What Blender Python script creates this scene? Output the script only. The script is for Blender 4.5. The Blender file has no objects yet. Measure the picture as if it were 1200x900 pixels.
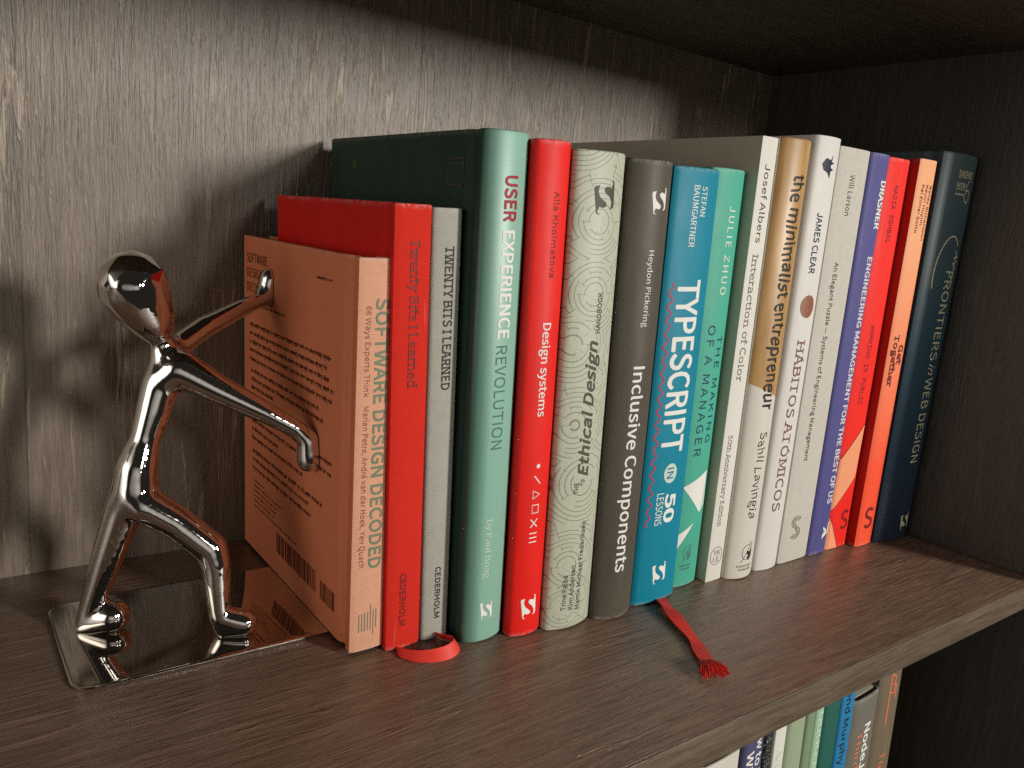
import bpy, bmesh, math, random, os
from math import sin, cos, pi, sqrt, atan2, radians
from mathutils import Vector, Matrix
random.seed(7)
S = bpy.context.scene
COL = S.collection
MM = .001

# ------------------------------------------------------------------ camera
cam_d = bpy.data.cameras.new('camera'); cam = bpy.data.objects.new('camera', cam_d); COL.objects.link(cam)
cR = Vector((0.8054125, -0.58624047, 0.08736601)); cU = Vector((0.04614738, 0.20897492, 0.97683156)); cF = Vector((0.5909155, 0.78272064, -0.19536448))
Mx = Matrix((cR, cU, -cF)).transposed().to_4x4(); Mx.translation = Vector((-0.179196, -0.257833, 0.176908))
cam.matrix_world = Mx
cam_d.sensor_fit = 'HORIZONTAL'; cam_d.sensor_width = 36; cam_d.lens = 943.447 / 1200 * 36
cam_d.clip_start = .01; cam_d.clip_end = 50
S.camera = cam

# ------------------------------------------------------------------ light
W = bpy.data.worlds.new('World'); S.world = W; W.use_nodes = True
bg = W.node_tree.nodes['Background']; bg.inputs[0].default_value = (1.0, .9, .8, 1); bg.inputs[1].default_value = .018
def area(name, d, dist, sx, sy, power, col, target=(.02, .06, .10), soft=False):
    l = bpy.data.lights.new(name, 'AREA'); l.shape = 'RECTANGLE'; l.size = sx; l.size_y = sy; l.energy = power; l.color = col
    o = bpy.data.objects.new(name, l); COL.objects.link(o)
    if soft:      # brightness falls away towards the edges of the lamp, to soften its reflection in the chrome
        l.use_nodes = True; nt = l.node_tree; em = nt.nodes['Emission']; g = nt.nodes.new('ShaderNodeNewGeometry'); sp = nt.nodes.new('ShaderNodeSeparateXYZ'); nt.links.new(g.outputs['Parametric'], sp.inputs[0])
        prod = None
        for k in (0, 1):
            m1 = nt.nodes.new('ShaderNodeMath'); m1.operation = 'SUBTRACT'; nt.links.new(sp.outputs[k], m1.inputs[0]); m1.inputs[1].default_value = .5
            m2 = nt.nodes.new('ShaderNodeMath'); m2.operation = 'MULTIPLY'; nt.links.new(m1.outputs[0], m2.inputs[0]); nt.links.new(m1.outputs[0], m2.inputs[1])
            m3 = nt.nodes.new('ShaderNodeMath'); m3.operation = 'MULTIPLY_ADD'; nt.links.new(m2.outputs[0], m3.inputs[0]); m3.inputs[1].default_value = -4; m3.inputs[2].default_value = 1; m3.use_clamp = True
            if prod is None: prod = m3
            else:
                m4 = nt.nodes.new('ShaderNodeMath'); m4.operation = 'MULTIPLY'; nt.links.new(prod.outputs[0], m4.inputs[0]); nt.links.new(m3.outputs[0], m4.inputs[1]); prod = m4
        m5 = nt.nodes.new('ShaderNodeMath'); m5.operation = 'MULTIPLY'; nt.links.new(prod.outputs[0], m5.inputs[0]); m5.inputs[1].default_value = 2.25
        nt.links.new(m5.outputs[0], em.inputs['Strength'])
    t = Vector(target); v = Vector(d).normalized() * dist
    o.location = t + v; o.rotation_euler = (-v).to_track_quat('-Z', 'Y').to_euler(); return o
area('window_light', (.50, -1, .255), 3.6, .36, .62, 118, (1, .965, .90))
area('second_window_light', (.16, -1, .24), 3.6, .36, .62, 20, (1, .96, .90), soft=True)
area('left_fill_light', (-1, -.30, .12), 1.7, 1.5, 1.2, 7.0, (1, .93, .84), soft=True)  # added fill lamp that brightens the left-facing covers
area('front_fill_light', (-.25, -1, .0), 1.9, 1.5, .9, .9, (1, .94, .86), soft=True)  # added broad fill for the upper shelf's underside and the chrome reflections
S.view_settings.view_transform = 'Standard'; S.view_settings.look = 'None'; S.view_settings.exposure = 0; S.view_settings.gamma = 1
S.render.engine = 'CYCLES'
try:
    S.cycles.use_denoising = False
    S.cycles.caustics_reflective = False; S.cycles.sample_clamp_indirect = 1.2
    S.cycles.max_bounces = 8; S.cycles.glossy_bounces = 6
except Exception: pass

# ------------------------------------------------------------------ helpers
def sr(r, g, b):
    f = lambda c: (c / 255 / 12.92) if c / 255 <= .04045 else ((c / 255 + .055) / 1.055) ** 2.4
    return (f(r), f(g), f(b), 1)
class NT:
    def __init__(s, name):
        s.m = bpy.data.materials.new(name); s.m.use_nodes = True; s.t = s.m.node_tree; s.b = s.t.nodes['Principled BSDF']
    def n(s, typ, **kw):
        nd = s.t.nodes.new(typ)
        for k, v in kw.items():
            if k.startswith('i_'):
                key = k[2:]
                key = int(key) if key.isdigit() else key.replace('_', ' ')
                if isinstance(v, bpy.types.NodeSocket): s.t.links.new(v, nd.inputs[key])
                else: nd.inputs[key].default_value = v
            else: setattr(nd, k, v)
        return nd
    def link(s, a, b): s.t.links.new(a, b)
    def math(s, op, a, b=None, c=None, clamp=False):
        nd = s.t.nodes.new('ShaderNodeMath'); nd.operation = op; nd.use_clamp = clamp
        for i, v in enumerate((a, b, c)):
            if v is None: continue
            if isinstance(v, bpy.types.NodeSocket): s.t.links.new(v, nd.inputs[i])
            else: nd.inputs[i].default_value = v
        return nd.outputs[0]
    def mix(s, f, a, b, bt='MIX'):
        nd = s.t.nodes.new('ShaderNodeMix'); nd.data_type = 'RGBA'; nd.blend_type = bt
        for key, v in ((0, f), (6, a), (7, b)):
            if isinstance(v, bpy.types.NodeSocket): s.t.links.new(v, nd.inputs[key])
            else: nd.inputs[key].default_value = v
        return nd.outputs[2]
    def coords(s, scale=(1, 1, 1), rot=(0, 0, 0), kind='Object'):
        tc = s.t.nodes.new('ShaderNodeTexCoord'); mp = s.t.nodes.new('ShaderNodeMapping')
        s.link(tc.outputs[kind], mp.inputs[0]); mp.inputs['Scale'].default_value = scale; mp.inputs['Rotation'].default_value = rot
        return mp.outputs[0]
    def noise(s, vec, scale, detail=3, rough=.55, dist=0):
        nd = s.t.nodes.new('ShaderNodeTexNoise'); s.link(vec, nd.inputs['Vector'])
        nd.inputs['Scale'].default_value = scale; nd.inputs['Detail'].default_value = detail; nd.inputs['Roughness'].default_value = rough; nd.inputs['Distortion'].default_value = dist
        return nd.outputs[0]
    def ramp(s, f, pts):
        nd = s.t.nodes.new('ShaderNodeValToRGB'); s.link(f, nd.inputs[0]); e = nd.color_ramp.elements
        while len(e) < len(pts): e.new(.5)
        for i, (p, c) in enumerate(pts):
            e[i].position = p; e[i].color = c if not isinstance(c, (int, float)) else (c, c, c, 1)
        return nd.outputs[0]
    def bump(s, h, strength, dist=.001, normal=None):
        nd = s.t.nodes.new('ShaderNodeBump'); s.link(h, nd.inputs['Height']); nd.inputs['Strength'].default_value = strength; nd.inputs['Distance'].default_value = dist
        if normal is not None: s.link(normal, nd.inputs['Normal'])
        return nd.outputs[0]
    def out(s, col=None, rough=.5, normal=None, metal=0, spec=.5, coat=0):
        if col is not None:
            if isinstance(col, bpy.types.NodeSocket): s.link(col, s.b.inputs['Base Color'])
            else: s.b.inputs['Base Color'].default_value = col
        if isinstance(rough, bpy.types.NodeSocket): s.link(rough, s.b.inputs['Roughness'])
        else: s.b.inputs['Roughness'].default_value = rough
        if normal is not None: s.link(normal, s.b.inputs['Normal'])
        s.b.inputs['Metallic'].default_value = metal; s.b.inputs['Specular IOR Level'].default_value = spec; s.b.inputs['Coat Weight'].default_value = coat
        return s.m

def link_mesh(name, me, mats, parent=None, smooth=None):
    o = bpy.data.objects.new(name, me); COL.objects.link(o)
    for m in (mats if isinstance(mats, (list, tuple)) else [mats]): me.materials.append(m)
    if parent is not None: o.parent = parent
    if smooth is not None:
        me.polygons.foreach_set('use_smooth', [True] * len(me.polygons)); me.set_sharp_from_angle(angle=radians(smooth))
    return o
def from_pd(name, v, f, mats, parent=None, smooth=None, midx=None):
    me = bpy.data.meshes.new(name); me.from_pydata([tuple(p) for p in v], [], f); me.update()
    bm = bmesh.new(); bm.from_mesh(me); bmesh.ops.recalc_face_normals(bm, faces=bm.faces)
    bm.to_mesh(me); bm.free()
    o = link_mesh(name, me, mats, parent, smooth)
    if midx is not None: me.polygons.foreach_set('material_index', midx)
    return o
def empty(name, loc, label, cat, group=None, kind=None):
    o = bpy.data.objects.new(name, None); o.empty_display_size = .02; COL.objects.link(o); o.location = loc
    o['label'] = label; o['category'] = cat
    if group: o['group'] = group
    if kind: o['kind'] = kind
    return o
def box(name, a, b, mat, parent=None, bevel=0, kind=None, mats=None):
    bm = bmesh.new(); bmesh.ops.create_cube(bm, size=1)
    for v in bm.verts: v.co = Vector([(a[i] + b[i]) / 2 + v.co[i] * (b[i] - a[i]) for i in range(3)])
    if bevel: bmesh.ops.bevel(bm, geom=bm.edges[:], offset=bevel, segments=3, profile=.5, affect='EDGES')
    me = bpy.data.meshes.new(name); bm.to_mesh(me); bm.free()
    o = link_mesh(name, me, mat, parent, 40 if bevel else None)
    if kind: o['kind'] = kind
    return o

# ------------------------------------------------------------------ materials
def laminate(name, base, light, grain_axis, mottle=.5, streak=.5, rough=.42, bumpd=.00035, speck=.10, dust=False, seams=False, dash=.38):
    """dark embossed wood laminate; grain runs along grain_axis (0 x, 2 z)"""
    N = NT(name)
    def st(across, along, detail, rough_, dist):
        sc = [across] * 3; sc[grain_axis] = along
        return N.noise(N.coords(tuple(sc)), 1.0, detail, rough_, dist)
    fine = st(520, 34, 4, .62, .3)
    pores = st(760 if grain_axis == 2 else 900, 62 if grain_axis == 2 else 110, 2, .6, .8)
    wavy = st(150, 13, 3, .6, 1.6)
    big = st(26, 6, 3, .5, 1.0)
    mid = st(60, 9, 4, .65, 2.0)
    col = N.mix(N.ramp(fine, [(.30, 0), (.70, 1)]), base, light)
    col = N.mix(N.math('MULTIPLY', N.ramp(mid, [(.40, 1), (.62, 0)]), mottle), col, tuple(c * .66 for c in base[:3]) + (1,))
    zone = N.ramp(big, [(.42, 0), (.56, 1)])
    hl = N.math('MAXIMUM', N.math('MULTIPLY', N.ramp(wavy, [(.57, 0), (.64, 1)]), zone), N.math('MULTIPLY', N.ramp(pores, [(.60, 0), (.70, 1)]), .32))
    col = N.mix(N.math('MULTIPLY', hl, streak), col, tuple(min(1, c * 1.5) for c in light[:3]) + (1,))
    dk = N.ramp(pores, [(.30, 1), (.40, 0)])
    col = N.mix(N.math('MULTIPLY', dk, dash), col, tuple(c * .55 for c in base[:3]) + (1,))
    if seams:      # printed plank pattern: each plank a slightly different tone, thin dark joints
        sx = N.n('ShaderNodeSeparateXYZ'); N.link(N.coords(), sx.inputs[0])
        u = N.math('DIVIDE', N.math('ADD', sx.outputs[0], .143), .187); cell = N.math('FLOOR', u); fr = N.math('FRACT', u)
        wn_ = N.n('ShaderNodeTexWhiteNoise'); wn_.noise_dimensions = '1D'; N.link(cell, wn_.inputs['W'])
        tone = N.math('MULTIPLY_ADD', wn_.outputs[0], .22, .86)
        jn = N.math('LESS_THAN', fr, .005)
        tone = N.math('MULTIPLY', tone, N.math('MULTIPLY_ADD', jn, -.35, 1))
        tv = N.t.nodes.new('ShaderNodeVectorMath'); tv.operation = 'SCALE'; N.link(col, tv.inputs[0]); N.link(tone, tv.inputs['Scale']); col = tv.outputs[0]
    gr = N.t.nodes.new('ShaderNodeTexWhiteNoise')
    q = N.t.nodes.new('ShaderNodeVectorMath'); q.operation = 'SNAP'; N.link(N.coords(), q.inputs[0]); q.inputs[1].default_value = (.00035,) * 3
    N.link(q.outputs[0], gr.inputs['Vector'])
    g = N.math('MULTIPLY_ADD', gr.outputs[0], speck * 2, 1 - speck)
    vm = N.t.nodes.new('ShaderNodeVectorMath'); vm.operation = 'SCALE'; N.link(col, vm.inputs[0]); N.link(g, vm.inputs['Scale'])
    if dust:
        vd = N.n('ShaderNodeTexVoronoi', i_Scale=90.0); N.link(N.coords(), vd.inputs['Vector'])
        wd_ = N.n('ShaderNodeTexWhiteNoise'); N.link(vd.outputs['Position'], wd_.inputs['Vector'])
        dm = N.math('MULTIPLY', N.math('LESS_THAN', vd.outputs['Distance'], .026), N.math('GREATER_THAN', wd_.outputs[0], .80))
        col2 = N.mix(dm, vm.outputs[0], (.42, .40, .36, 1))
    else: col2 = vm.outputs[0]
    h = N.math('ADD', N.math('MULTIPLY', pores, .8), N.math('ADD', fine, N.math('MULTIPLY', hl, .8)))
    nr = N.bump(h, .9, bumpd)
    r = N.math('ADD', rough - .08, N.math('MULTIPLY', fine, .16))
    return N.out(col2, r, nr, spec=.5)
M = {}
M['back'] = laminate('taupe_laminate_upright', sr(103, 91, 78), sr(124, 111, 96), 2, .45, .9, .46, .00035, seams=True, dash=.16)
M['shelf'] = laminate('taupe_laminate_level', sr(100, 79, 65), sr(138, 113, 94), 0, .3, .14, .31, .0003, dust=True, dash=.55)
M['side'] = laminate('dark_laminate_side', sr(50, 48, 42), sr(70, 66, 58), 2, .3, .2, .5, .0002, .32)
M['edge'] = laminate('laminate_edge', sr(84, 72, 59), sr(114, 100, 83), 0, .3, .2, .38, .00015)

def chrome():
    N = NT('polished_chrome')
    d = N.noise(N.coords(), 900, 2, .5)
    r = N.math('MULTIPLY_ADD', N.ramp(d, [(.62, 0), (.75, 1)]), .10, .035)
    return N.out((.78, .74, .70, 1), r, metal=1)
M['chrome'] = chrome()
def chrome_plate():
    N = NT('mirror_chrome_plate')
    vo = N.n('ShaderNodeTexVoronoi', i_Scale=260.0); N.link(N.coords(), vo.inputs['Vector'])
    wn = N.noise(N.coords(), 45, 2)
    dust = N.math('MULTIPLY', N.ramp(vo.outputs['Distance'], [(.06, 1), (.10, 0)]), N.ramp(wn, [(.50, 0), (.56, 1)]))
    col = N.mix(dust, (.62, .58, .53, 1), (.8, .8, .78, 1))
    r = N.math('MULTIPLY_ADD', dust, .5, .04)
    return N.out(col, r, metal=1)
M['plate'] = chrome_plate()

def cloth(name, c, c2=None, k=3800, rough=.85, d=.0002, ramp=None):
    N = NT(name)
    v = N.coords((1, 1, 1), (0, radians(38), 0))
    w1 = N.n('ShaderNodeTexWave', bands_direction='X', i_Scale=k / 6.28 * .62, i_Distortion=1.2, i_Detail=1.0); N.link(v, w1.inputs['Vector']); w1.inputs['Detail Scale'].default_value = 200
    w2 = N.n('ShaderNodeTexWave', bands_direction='Z', i_Scale=k / 6.28 * .62, i_Distortion=1.2, i_Detail=1.0); N.link(v, w2.inputs['Vector']); w2.inputs['Detail Scale'].default_value = 200
    h = N.math('MULTIPLY', w1.outputs[1], w2.outputs[1])
    base = c
    if ramp is not None:
        sep = N.n('ShaderNodeSeparateXYZ'); N.link(N.coords(), sep.inputs[0])
        base = N.ramp(N.math('DIVIDE', sep.outputs[2], ramp), [(0.15, c), (.75, c2)]); dark = N.mix(1, base, (.8, .74, .7, 1), 'MULTIPLY')
    else: dark = tuple(x * .68 for x in c[:3]) + (1,)
    n2 = N.noise(N.coords(), 300, 3)
    f = N.math('MULTIPLY_ADD', N.math('ADD', h, n2), .55, .0, clamp=True)
    col = N.mix(f, dark, base)
    col = wear(N, col, .35)
    return N.out(col, rough, N.bump(h, .7, d), spec=.2)
def wear(N, col, amount=.28, tone=(.62, .58, .52, 1)):
    """rubbed top and bottom edges and faint handling marks"""
    sep = N.n('ShaderNodeSeparateXYZ'); N.link(N.coords(kind='Generated'), sep.inputs[0])
    e = N.math('ABSOLUTE', N.math('SUBTRACT', sep.outputs[2], .5))
    n = N.noise(N.coords(), 420, 4, .7)
    rub = N.math('MULTIPLY', N.ramp(e, [(.488, 0), (.4995, 1)]), N.ramp(n, [(.42, 0), (.60, 1)]))
    sc = N.noise(N.coords((420, 420, 26)), 1, 2, .5)
    sc2 = N.math('MULTIPLY', N.ramp(sc, [(.71, 0), (.75, 1)]), .22)
    return N.mix(N.math('MULTIPLY', N.math('MAXIMUM', rub, sc2), amount), col, tone)
def paper(name, c, rough=.42, c2=None, grain=.10, spec=.32, coat=0, grad=None):
    N = NT(name)
    a = N.noise(N.coords(), 1500, 2, .7); b = N.noise(N.coords((1, 1, .35)), 38, 4, .65)
    f = N.math('ADD', N.math('MULTIPLY', a, .5), N.math('MULTIPLY', b, .5))
    dark = tuple(x * (1 - grain * 2.4) for x in c[:3]) + (1,)
    lite = tuple(min(1, x * (1 + grain * .8)) for x in c[:3]) + (1,)
    col = N.mix(N.ramp(f, [(.35, 0), (.65, 1)]), dark, lite)
    if grad:
        z0, z1, cc = grad
        sep = N.n('ShaderNodeSeparateXYZ'); N.link(N.coords(), sep.inputs[0])
        m = N.math('DIVIDE', N.math('SUBTRACT', sep.outputs[2], z0), z1 - z0, clamp=True)
        col = N.mix(m, col, cc)
    col = wear(N, col)
    sm = N.noise(N.coords((1, 1, .5)), 70, 3, .6)
    r = N.math('MULTIPLY_ADD', sm, .30, rough + .02)
    dent = N.noise(N.coords((1, 1, .3)), 60, 2)
    return N.out(col, r, N.bump(a, .3, .0001, N.bump(dent, .35, .0012)), spec=spec, coat=coat)
def ink(name, c, rough=.55):
    N = NT(name); a = N.noise(N.coords(), 1200, 2)
    return N.out(N.mix(a, tuple(x * .8 for x in c[:3]) + (1,), c), rough, spec=.3)
def pages(name, c):
    N = NT(name)
    w = N.noise(N.coords((2600, 12, 12)), 1, 2, .7)
    return N.out(N.mix(N.ramp(w, [(.35, 0), (.65, 1)]), tuple(x * .62 for x in c[:3]) + (1,), c), .85, N.bump(w, .5, .0002), spec=.1)
M['pages'] = pages('page_edges', sr(222, 212, 192)); M['pages_red'] = pages('tinted_page_edges', sr(176, 52, 34))

INK = dict(dark=ink('dark_ink', sr(44, 40, 34)), white=ink('white_ink', sr(232, 230, 222)), offw=ink('soft_white_ink', sr(196, 214, 200)),
    crimson=ink('crimson_ink', sr(158, 30, 52)), green=ink('green_ink', sr(112, 126, 100)), brown=ink('brown_ink', sr(124, 66, 48)), dred=ink('dark_red_ink', sr(128, 22, 20)),
    tealgrey=ink('teal_grey_ink', sr(74, 118, 108)), olive=ink('olive_grey_ink', sr(78, 78, 64)), gold=ink('gold_foil_ink', sr(228, 218, 180)), bronze=ink('bronze_ink', sr(126, 84, 66)),
    lilac=ink('pale_lilac_ink', sr(216, 206, 214)), plum=ink('plum_ink', sr(142, 22, 40)), maroon=ink('maroon_ink', sr(112, 28, 22)), grey=ink('grey_ink', sr(112, 106, 98)),
    navy=ink('navy_ink', sr(28, 34, 56)), peach=ink('peach_print', sr(240, 158, 116)), orange=ink('copper_orange_ink', sr(226, 120, 86)), rose=ink('rose_ink', sr(206, 38, 70)),
    blue=ink('deep_blue_ink', sr(12, 50, 92)), bluegrey=ink('blue_cover_ink', sr(8, 104, 140)), faint=ink('faint_grey_ink', sr(74, 84, 60)), cover=ink('cover_text_ink', sr(84, 34, 18)))
N = NT('egg_brown_print'); nn = N.noise(N.coords(), 700, 3)
INK['egg'] = N.out(N.mix(nn, sr(94, 52, 34), sr(168, 104, 74)), .5)

def ethical_mat():
    N = NT('labyrinth_printed_paper')
    v = N.coords((1, 0, 1))
    vo = N.n('ShaderNodeTexVoronoi', i_Scale=34.0, i_Randomness=.45); vo.feature = 'F1'; N.link(v, vo.inputs['Vector'])
    ds = vo.outputs['Distance']
    ph = N.math('FRACT', N.math('MULTIPLY', ds, 16.0))
    ring = N.math('LESS_THAN', N.math('ABSOLUTE', N.math('SUBTRACT', ph, .5)), .085)
    # angular gaps and radial links
    sub = N.n('ShaderNodeVectorMath', operation='SUBTRACT'); 
    sc = N.n('ShaderNodeVectorMath', operation='SCALE'); N.link(v, sc.inputs[0]); sc.inputs['Scale'].default_value = 1
    N.link(sc.outputs[0], sub.inputs[0]); N.link(vo.outputs['Position'], sub.inputs[1])
    sp = N.n('ShaderNodeSeparateXYZ'); N.link(sub.outputs[0], sp.inputs[0])
    ang = N.math('ARCTAN2', sp.outputs[2], sp.outputs[0])
    rid = N.math('FLOOR', N.math('MULTIPLY', ds, 16.0))
    wn = N.n('ShaderNodeTexWhiteNoise'); wn.noise_dimensions = '2D'
    cb = N.n('ShaderNodeCombineXYZ'); N.link(N.math('FLOOR', N.math('MULTIPLY', ang, 1.59)), cb.inputs[0]); N.link(rid, cb.inputs[1]); N.link(cb.outputs[0], wn.inputs['Vector'])
    keep = N.math('GREATER_THAN', wn.outputs[0], .22)
    af = N.math('FRACT', N.math('MULTIPLY', ang, 1.59))
    wid = N.math('DIVIDE', .018, N.math('MAXIMUM', ds, .05))
    spoke = N.math('MULTIPLY', N.math('LESS_THAN', af, wid), N.math('LESS_THAN', wn.outputs[0], .34))
    line = N.math('MAXIMUM', N.math('MULTIPLY', ring, keep), spoke)
    line = N.math('MULTIPLY', line, N.math('GREATER_THAN', ds, .16))
    a = N.noise(N.coords(), 1300, 2)
    basec = N.mix(a, sr(164, 166, 146), sr(190, 194, 176))
    return N.out(N.mix(N.math('MULTIPLY', line, .8), basec, sr(112, 110, 90)), .5, spec=.35)

# ------------------------------------------------------------------ bookcase
XS, YW, YF, ZT, TH = .3408, .1440, -.0947, .2999, .0150
case = empty('bookcase', (0, 0, 0), 'dark wood-grain bookcase whose middle shelf carries the row of books and chrome figure', 'bookcase')
XL = -.62
box('back_panel', (XL, YW, -.32), (XS, YW + .012, .62), M['back'], case)
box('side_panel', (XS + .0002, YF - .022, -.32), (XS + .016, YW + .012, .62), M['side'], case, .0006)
M['under'] = laminate('shaded_shelf_laminate', sr(84, 78, 68), sr(116, 108, 95), 0, .3, .2, .5, .0003)  # same laminate as the shelf, greyed and darkened in colour for its shaded underside
def board(name, z, yf=YF, mt='shelf'):
    b = box(name, (XL, yf + .0009, z - TH), (XS - .0002, YW - .0003, z), M[mt], case, .0003)
    e = box('edge_band', (XL, yf, z - TH + .0001), (XS - .0002, yf + .0012, z - .0001), M['edge'], b, .0005)
    return b
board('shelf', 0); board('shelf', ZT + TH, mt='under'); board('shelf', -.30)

# ------------------------------------------------------------------ book builder
def profile(f, bulge, w, edge):
    """y offset of the spine front at fraction f of the width"""
    y = -bulge * (1 - (2 * f - 1) ** 2)
    return y
class Book:
    def __init__(s, name, x, w, h, y, lean, bulge, depth, mats, label, z=0, t=.0022, joint=True, r=.0006, recess=.003, pagemat=None, corner=.0008, npages=True, group='books standing in the row on the shelf', ang=None):
        s.w, s.h, s.bulge, s.t = w, h, bulge, t
        s.root = empty(name, (x, y, z), label, 'book', group)
        s.a = atan2(lean, h) if ang is None else ang
        s.root.rotation_euler = (0, s.a, 0)
        s.NS = 20 if bulge > .001 else 10
        s.fr = [i / s.NS for i in range(s.NS + 1)]
        s.corner = corner
        d = depth
        out, inn, spine_flag = [], [], []
        side = [(d, 0), (d * .7, 0), (d * .35, 0), (.0135, 0)]
        if joint: side += [(.0108, .0003), (.0092, .0014), (.0075, .0018), (.0058, .0013), (.0042, .0002)]
        else: side += [(.008, 0)]
        for yy, ix in side: out.append((ix, yy)); inn.append((t + ix, yy)); spine_flag.append(0)
        for f in s.fr:
            out.append((s.px(f), s.py(f))); inn.append((min(max(f * w, t), w - t), s.py(f) + t)); spine_flag.append(1)
        for yy, ix in reversed(side): out.append((w - ix, yy)); inn.append((w - t - ix, yy)); spine_flag.append(0)
        n = len(out)
        rr = min(r / t, .8)
        lv = [(0, rr), (.3 * r, .3 * rr), (r, 0), (h - r, 0), (h - .3 * r, .3 * rr), (h, rr)]
        V, F, MI = [], [], []
        for z_, k in lv:
            for (ox, oy), (ix, iy) in zip(out, inn): V.append((ox + (ix - ox) * k, oy + (iy - oy) * k, z_))
        for z_ in (0, h):
            for ix, iy in inn: V.append((ix, iy, z_))
        nl = len(lv)
        def mi(i): return 1 if spine_flag[i] and spine_flag[i + 1] else 0
        for l in range(nl - 1):
            for i in range(n - 1):
                F.append((l * n + i, l * n + i + 1, (l + 1) * n + i + 1, (l + 1) * n + i)); MI.append(mi(i))
        ib, it = nl * n, (nl + 1) * n
        for i in range(n - 1):
            F.append((i, ib + i, ib + i + 1, i + 1)); MI.append(mi(i))
            F.append(((nl - 1) * n + i, (nl - 1) * n + i + 1, it + i + 1, it + i)); MI.append(mi(i))
            F.append((ib + i, it + i, it + i + 1, ib + i + 1)); MI.append(0)
        for e in (0, n - 1):
            F.append(tuple([l * n + e for l in range(nl)] + [it + e, ib + e])); MI.append(0)
        me = bpy.data.meshes.new('cover'); me.from_pydata(V, [], F); me.update()
        bm = bmesh.new(); bm.from_mesh(me); bmesh.ops.recalc_face_normals(bm, faces=bm.faces); bm.to_mesh(me); bm.free()
        s.cover = link_mesh('cover', me, list(mats), s.root, 42)
        me.polygons.foreach_set('material_index', MI)
        e = recess
        if npages: box('page_block', (t + .0002 + (.0018 if joint else 0), t + .002, e), (w - t - .0002 - (.0018 if joint else 0), d - max(e, .0005), h - max(e, .0004)), pagemat or M['pages'], s.root)
    def py(s, f):
        """front surface (negative y is towards the room)"""
        y = -s.bulge * (1 - (2 * f - 1) ** 2)
        c = s.corner; dx = min(f, 1 - f) * s.w
        if dx < c: y += c - sqrt(max(0, c * c - (c - dx) ** 2))
        return y
    def px(s, f): return f * s.w
    # place flat figures (x across, z up) onto the spine
    def wrap(s, bm, name, mat, lift=.00012):
        for i in range(0, s.NS + 1):
            x = s.w * s.fr[i]
            if 0 < i < s.NS: bmesh.ops.bisect_plane(bm, geom=bm.verts[:] + bm.edges[:] + bm.faces[:], plane_co=(x, 0, 0), plane_no=(1, 0, 0))
        bmesh.ops.bisect_plane(bm, geom=bm.verts[:] + bm.edges[:] + bm.faces[:], plane_co=(.0001, 0, 0), plane_no=(-1, 0, 0), clear_outer=True)
        bmesh.ops.bisect_plane(bm, geom=bm.verts[:] + bm.edges[:] + bm.faces[:], plane_co=(s.w - .0001, 0, 0), plane_no=(1, 0, 0), clear_outer=True)
        for v in bm.verts:
            f = min(max(v.co.x / s.w, 0), 1); i = min(int(f * s.NS), s.NS - 1); g = f * s.NS - i
            v.co.y = s.py(s.fr[i]) * (1 - g) + s.py(s.fr[i + 1]) * g - lift + v.co.y
        bmesh.ops.recalc_face_normals(bm, faces=bm.faces)
        for fc in bm.faces:
            if fc.normal.y > 0: fc.normal_flip()
        me = bpy.data.meshes.new(name); bm.to_mesh(me); bm.free()
        return link_mesh(name, me, mat, s.root)
    def text(s, txt, x0, s0, s1, cap, mat, name='title_lettering', **kw):
        """x0 baseline, s0 start and s1 end along the spine, cap height, all mm"""
        bm = glyphs(txt, **kw)
        xs = [v.co.x for v in bm.verts]; a, b = min(xs), max(xs); L = abs(s1 - s0) * MM
        k = L / (b - a); c = cap * MM
        for v in bm.verts:
            u = (v.co.x - a) * k; q = v.co.y * c
            if s1 < s0: v.co = Vector((x0 * MM + q, -v.co.z, s0 * MM - u))
            else: v.co = Vector((x0 * MM - q, -v.co.z, s0 * MM + u))
        return s.wrap(bm, name, mat)
    def flat(s, txt, x0, x1, z0, cap, mat, name='title_lettering', **kw):
        bm = glyphs(txt, **kw); xs = [v.co.x for v in bm.verts]; a, b = min(xs), max(xs); k = (x1 - x0) * MM / (b - a)
        for v in bm.verts: v.co = Vector((x0 * MM + (v.co.x - a) * k, -v.co.z, z0 * MM + v.co.y * cap * MM))
        return s.wrap(bm, name, mat)
    def polys(s, pl, mat, name='emblem', lift=.00012):
        bm = bmesh.new()
        for p in pl:
            vs = [bm.verts.new((x * MM, 0, z * MM)) for x, z in p]
            try: bm.faces.new(vs)
            except Exception: pass
        bm.normal_update(); bmesh.ops.triangulate(bm, faces=bm.faces)
        return s.wrap(bm, name, mat, lift)
    def strokes(s, paths, wd, mat, name='emblem', lift=.00012):
        return s.polys([q for p in paths for q in ribbon2d(p, wd)], mat, name, lift)
def ribbon2d(p, wd):
    qs = []
    n = len(p)
    L = []
    for i in range(n):
        a = p[max(0, i - 1)]; b = p[min(n - 1, i + 1)]
        dx, dz = b[0] - a[0], b[1] - a[1]; l = math.hypot(dx, dz) or 1
        L.append((-dz / l * wd / 2, dx / l * wd / 2))
    for i in range(n - 1):
        qs.append([(p[i][0] + L[i][0], p[i][1] + L[i][1]), (p[i][0] - L[i][0], p[i][1] - L[i][1]), (p[i + 1][0] - L[i + 1][0], p[i + 1][1] - L[i + 1][1]), (p[i + 1][0] + L[i + 1][0], p[i + 1][1] + L[i + 1][1])])
    return qs
def ell(cx, cz, rx, rz, n=28, a0=0, a1=2 * pi): return [(cx + rx * cos(a0 + (a1 - a0) * i / n), cz + rz * sin(a0 + (a1 - a0) * i / n)) for i in range(n + 1)]

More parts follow.
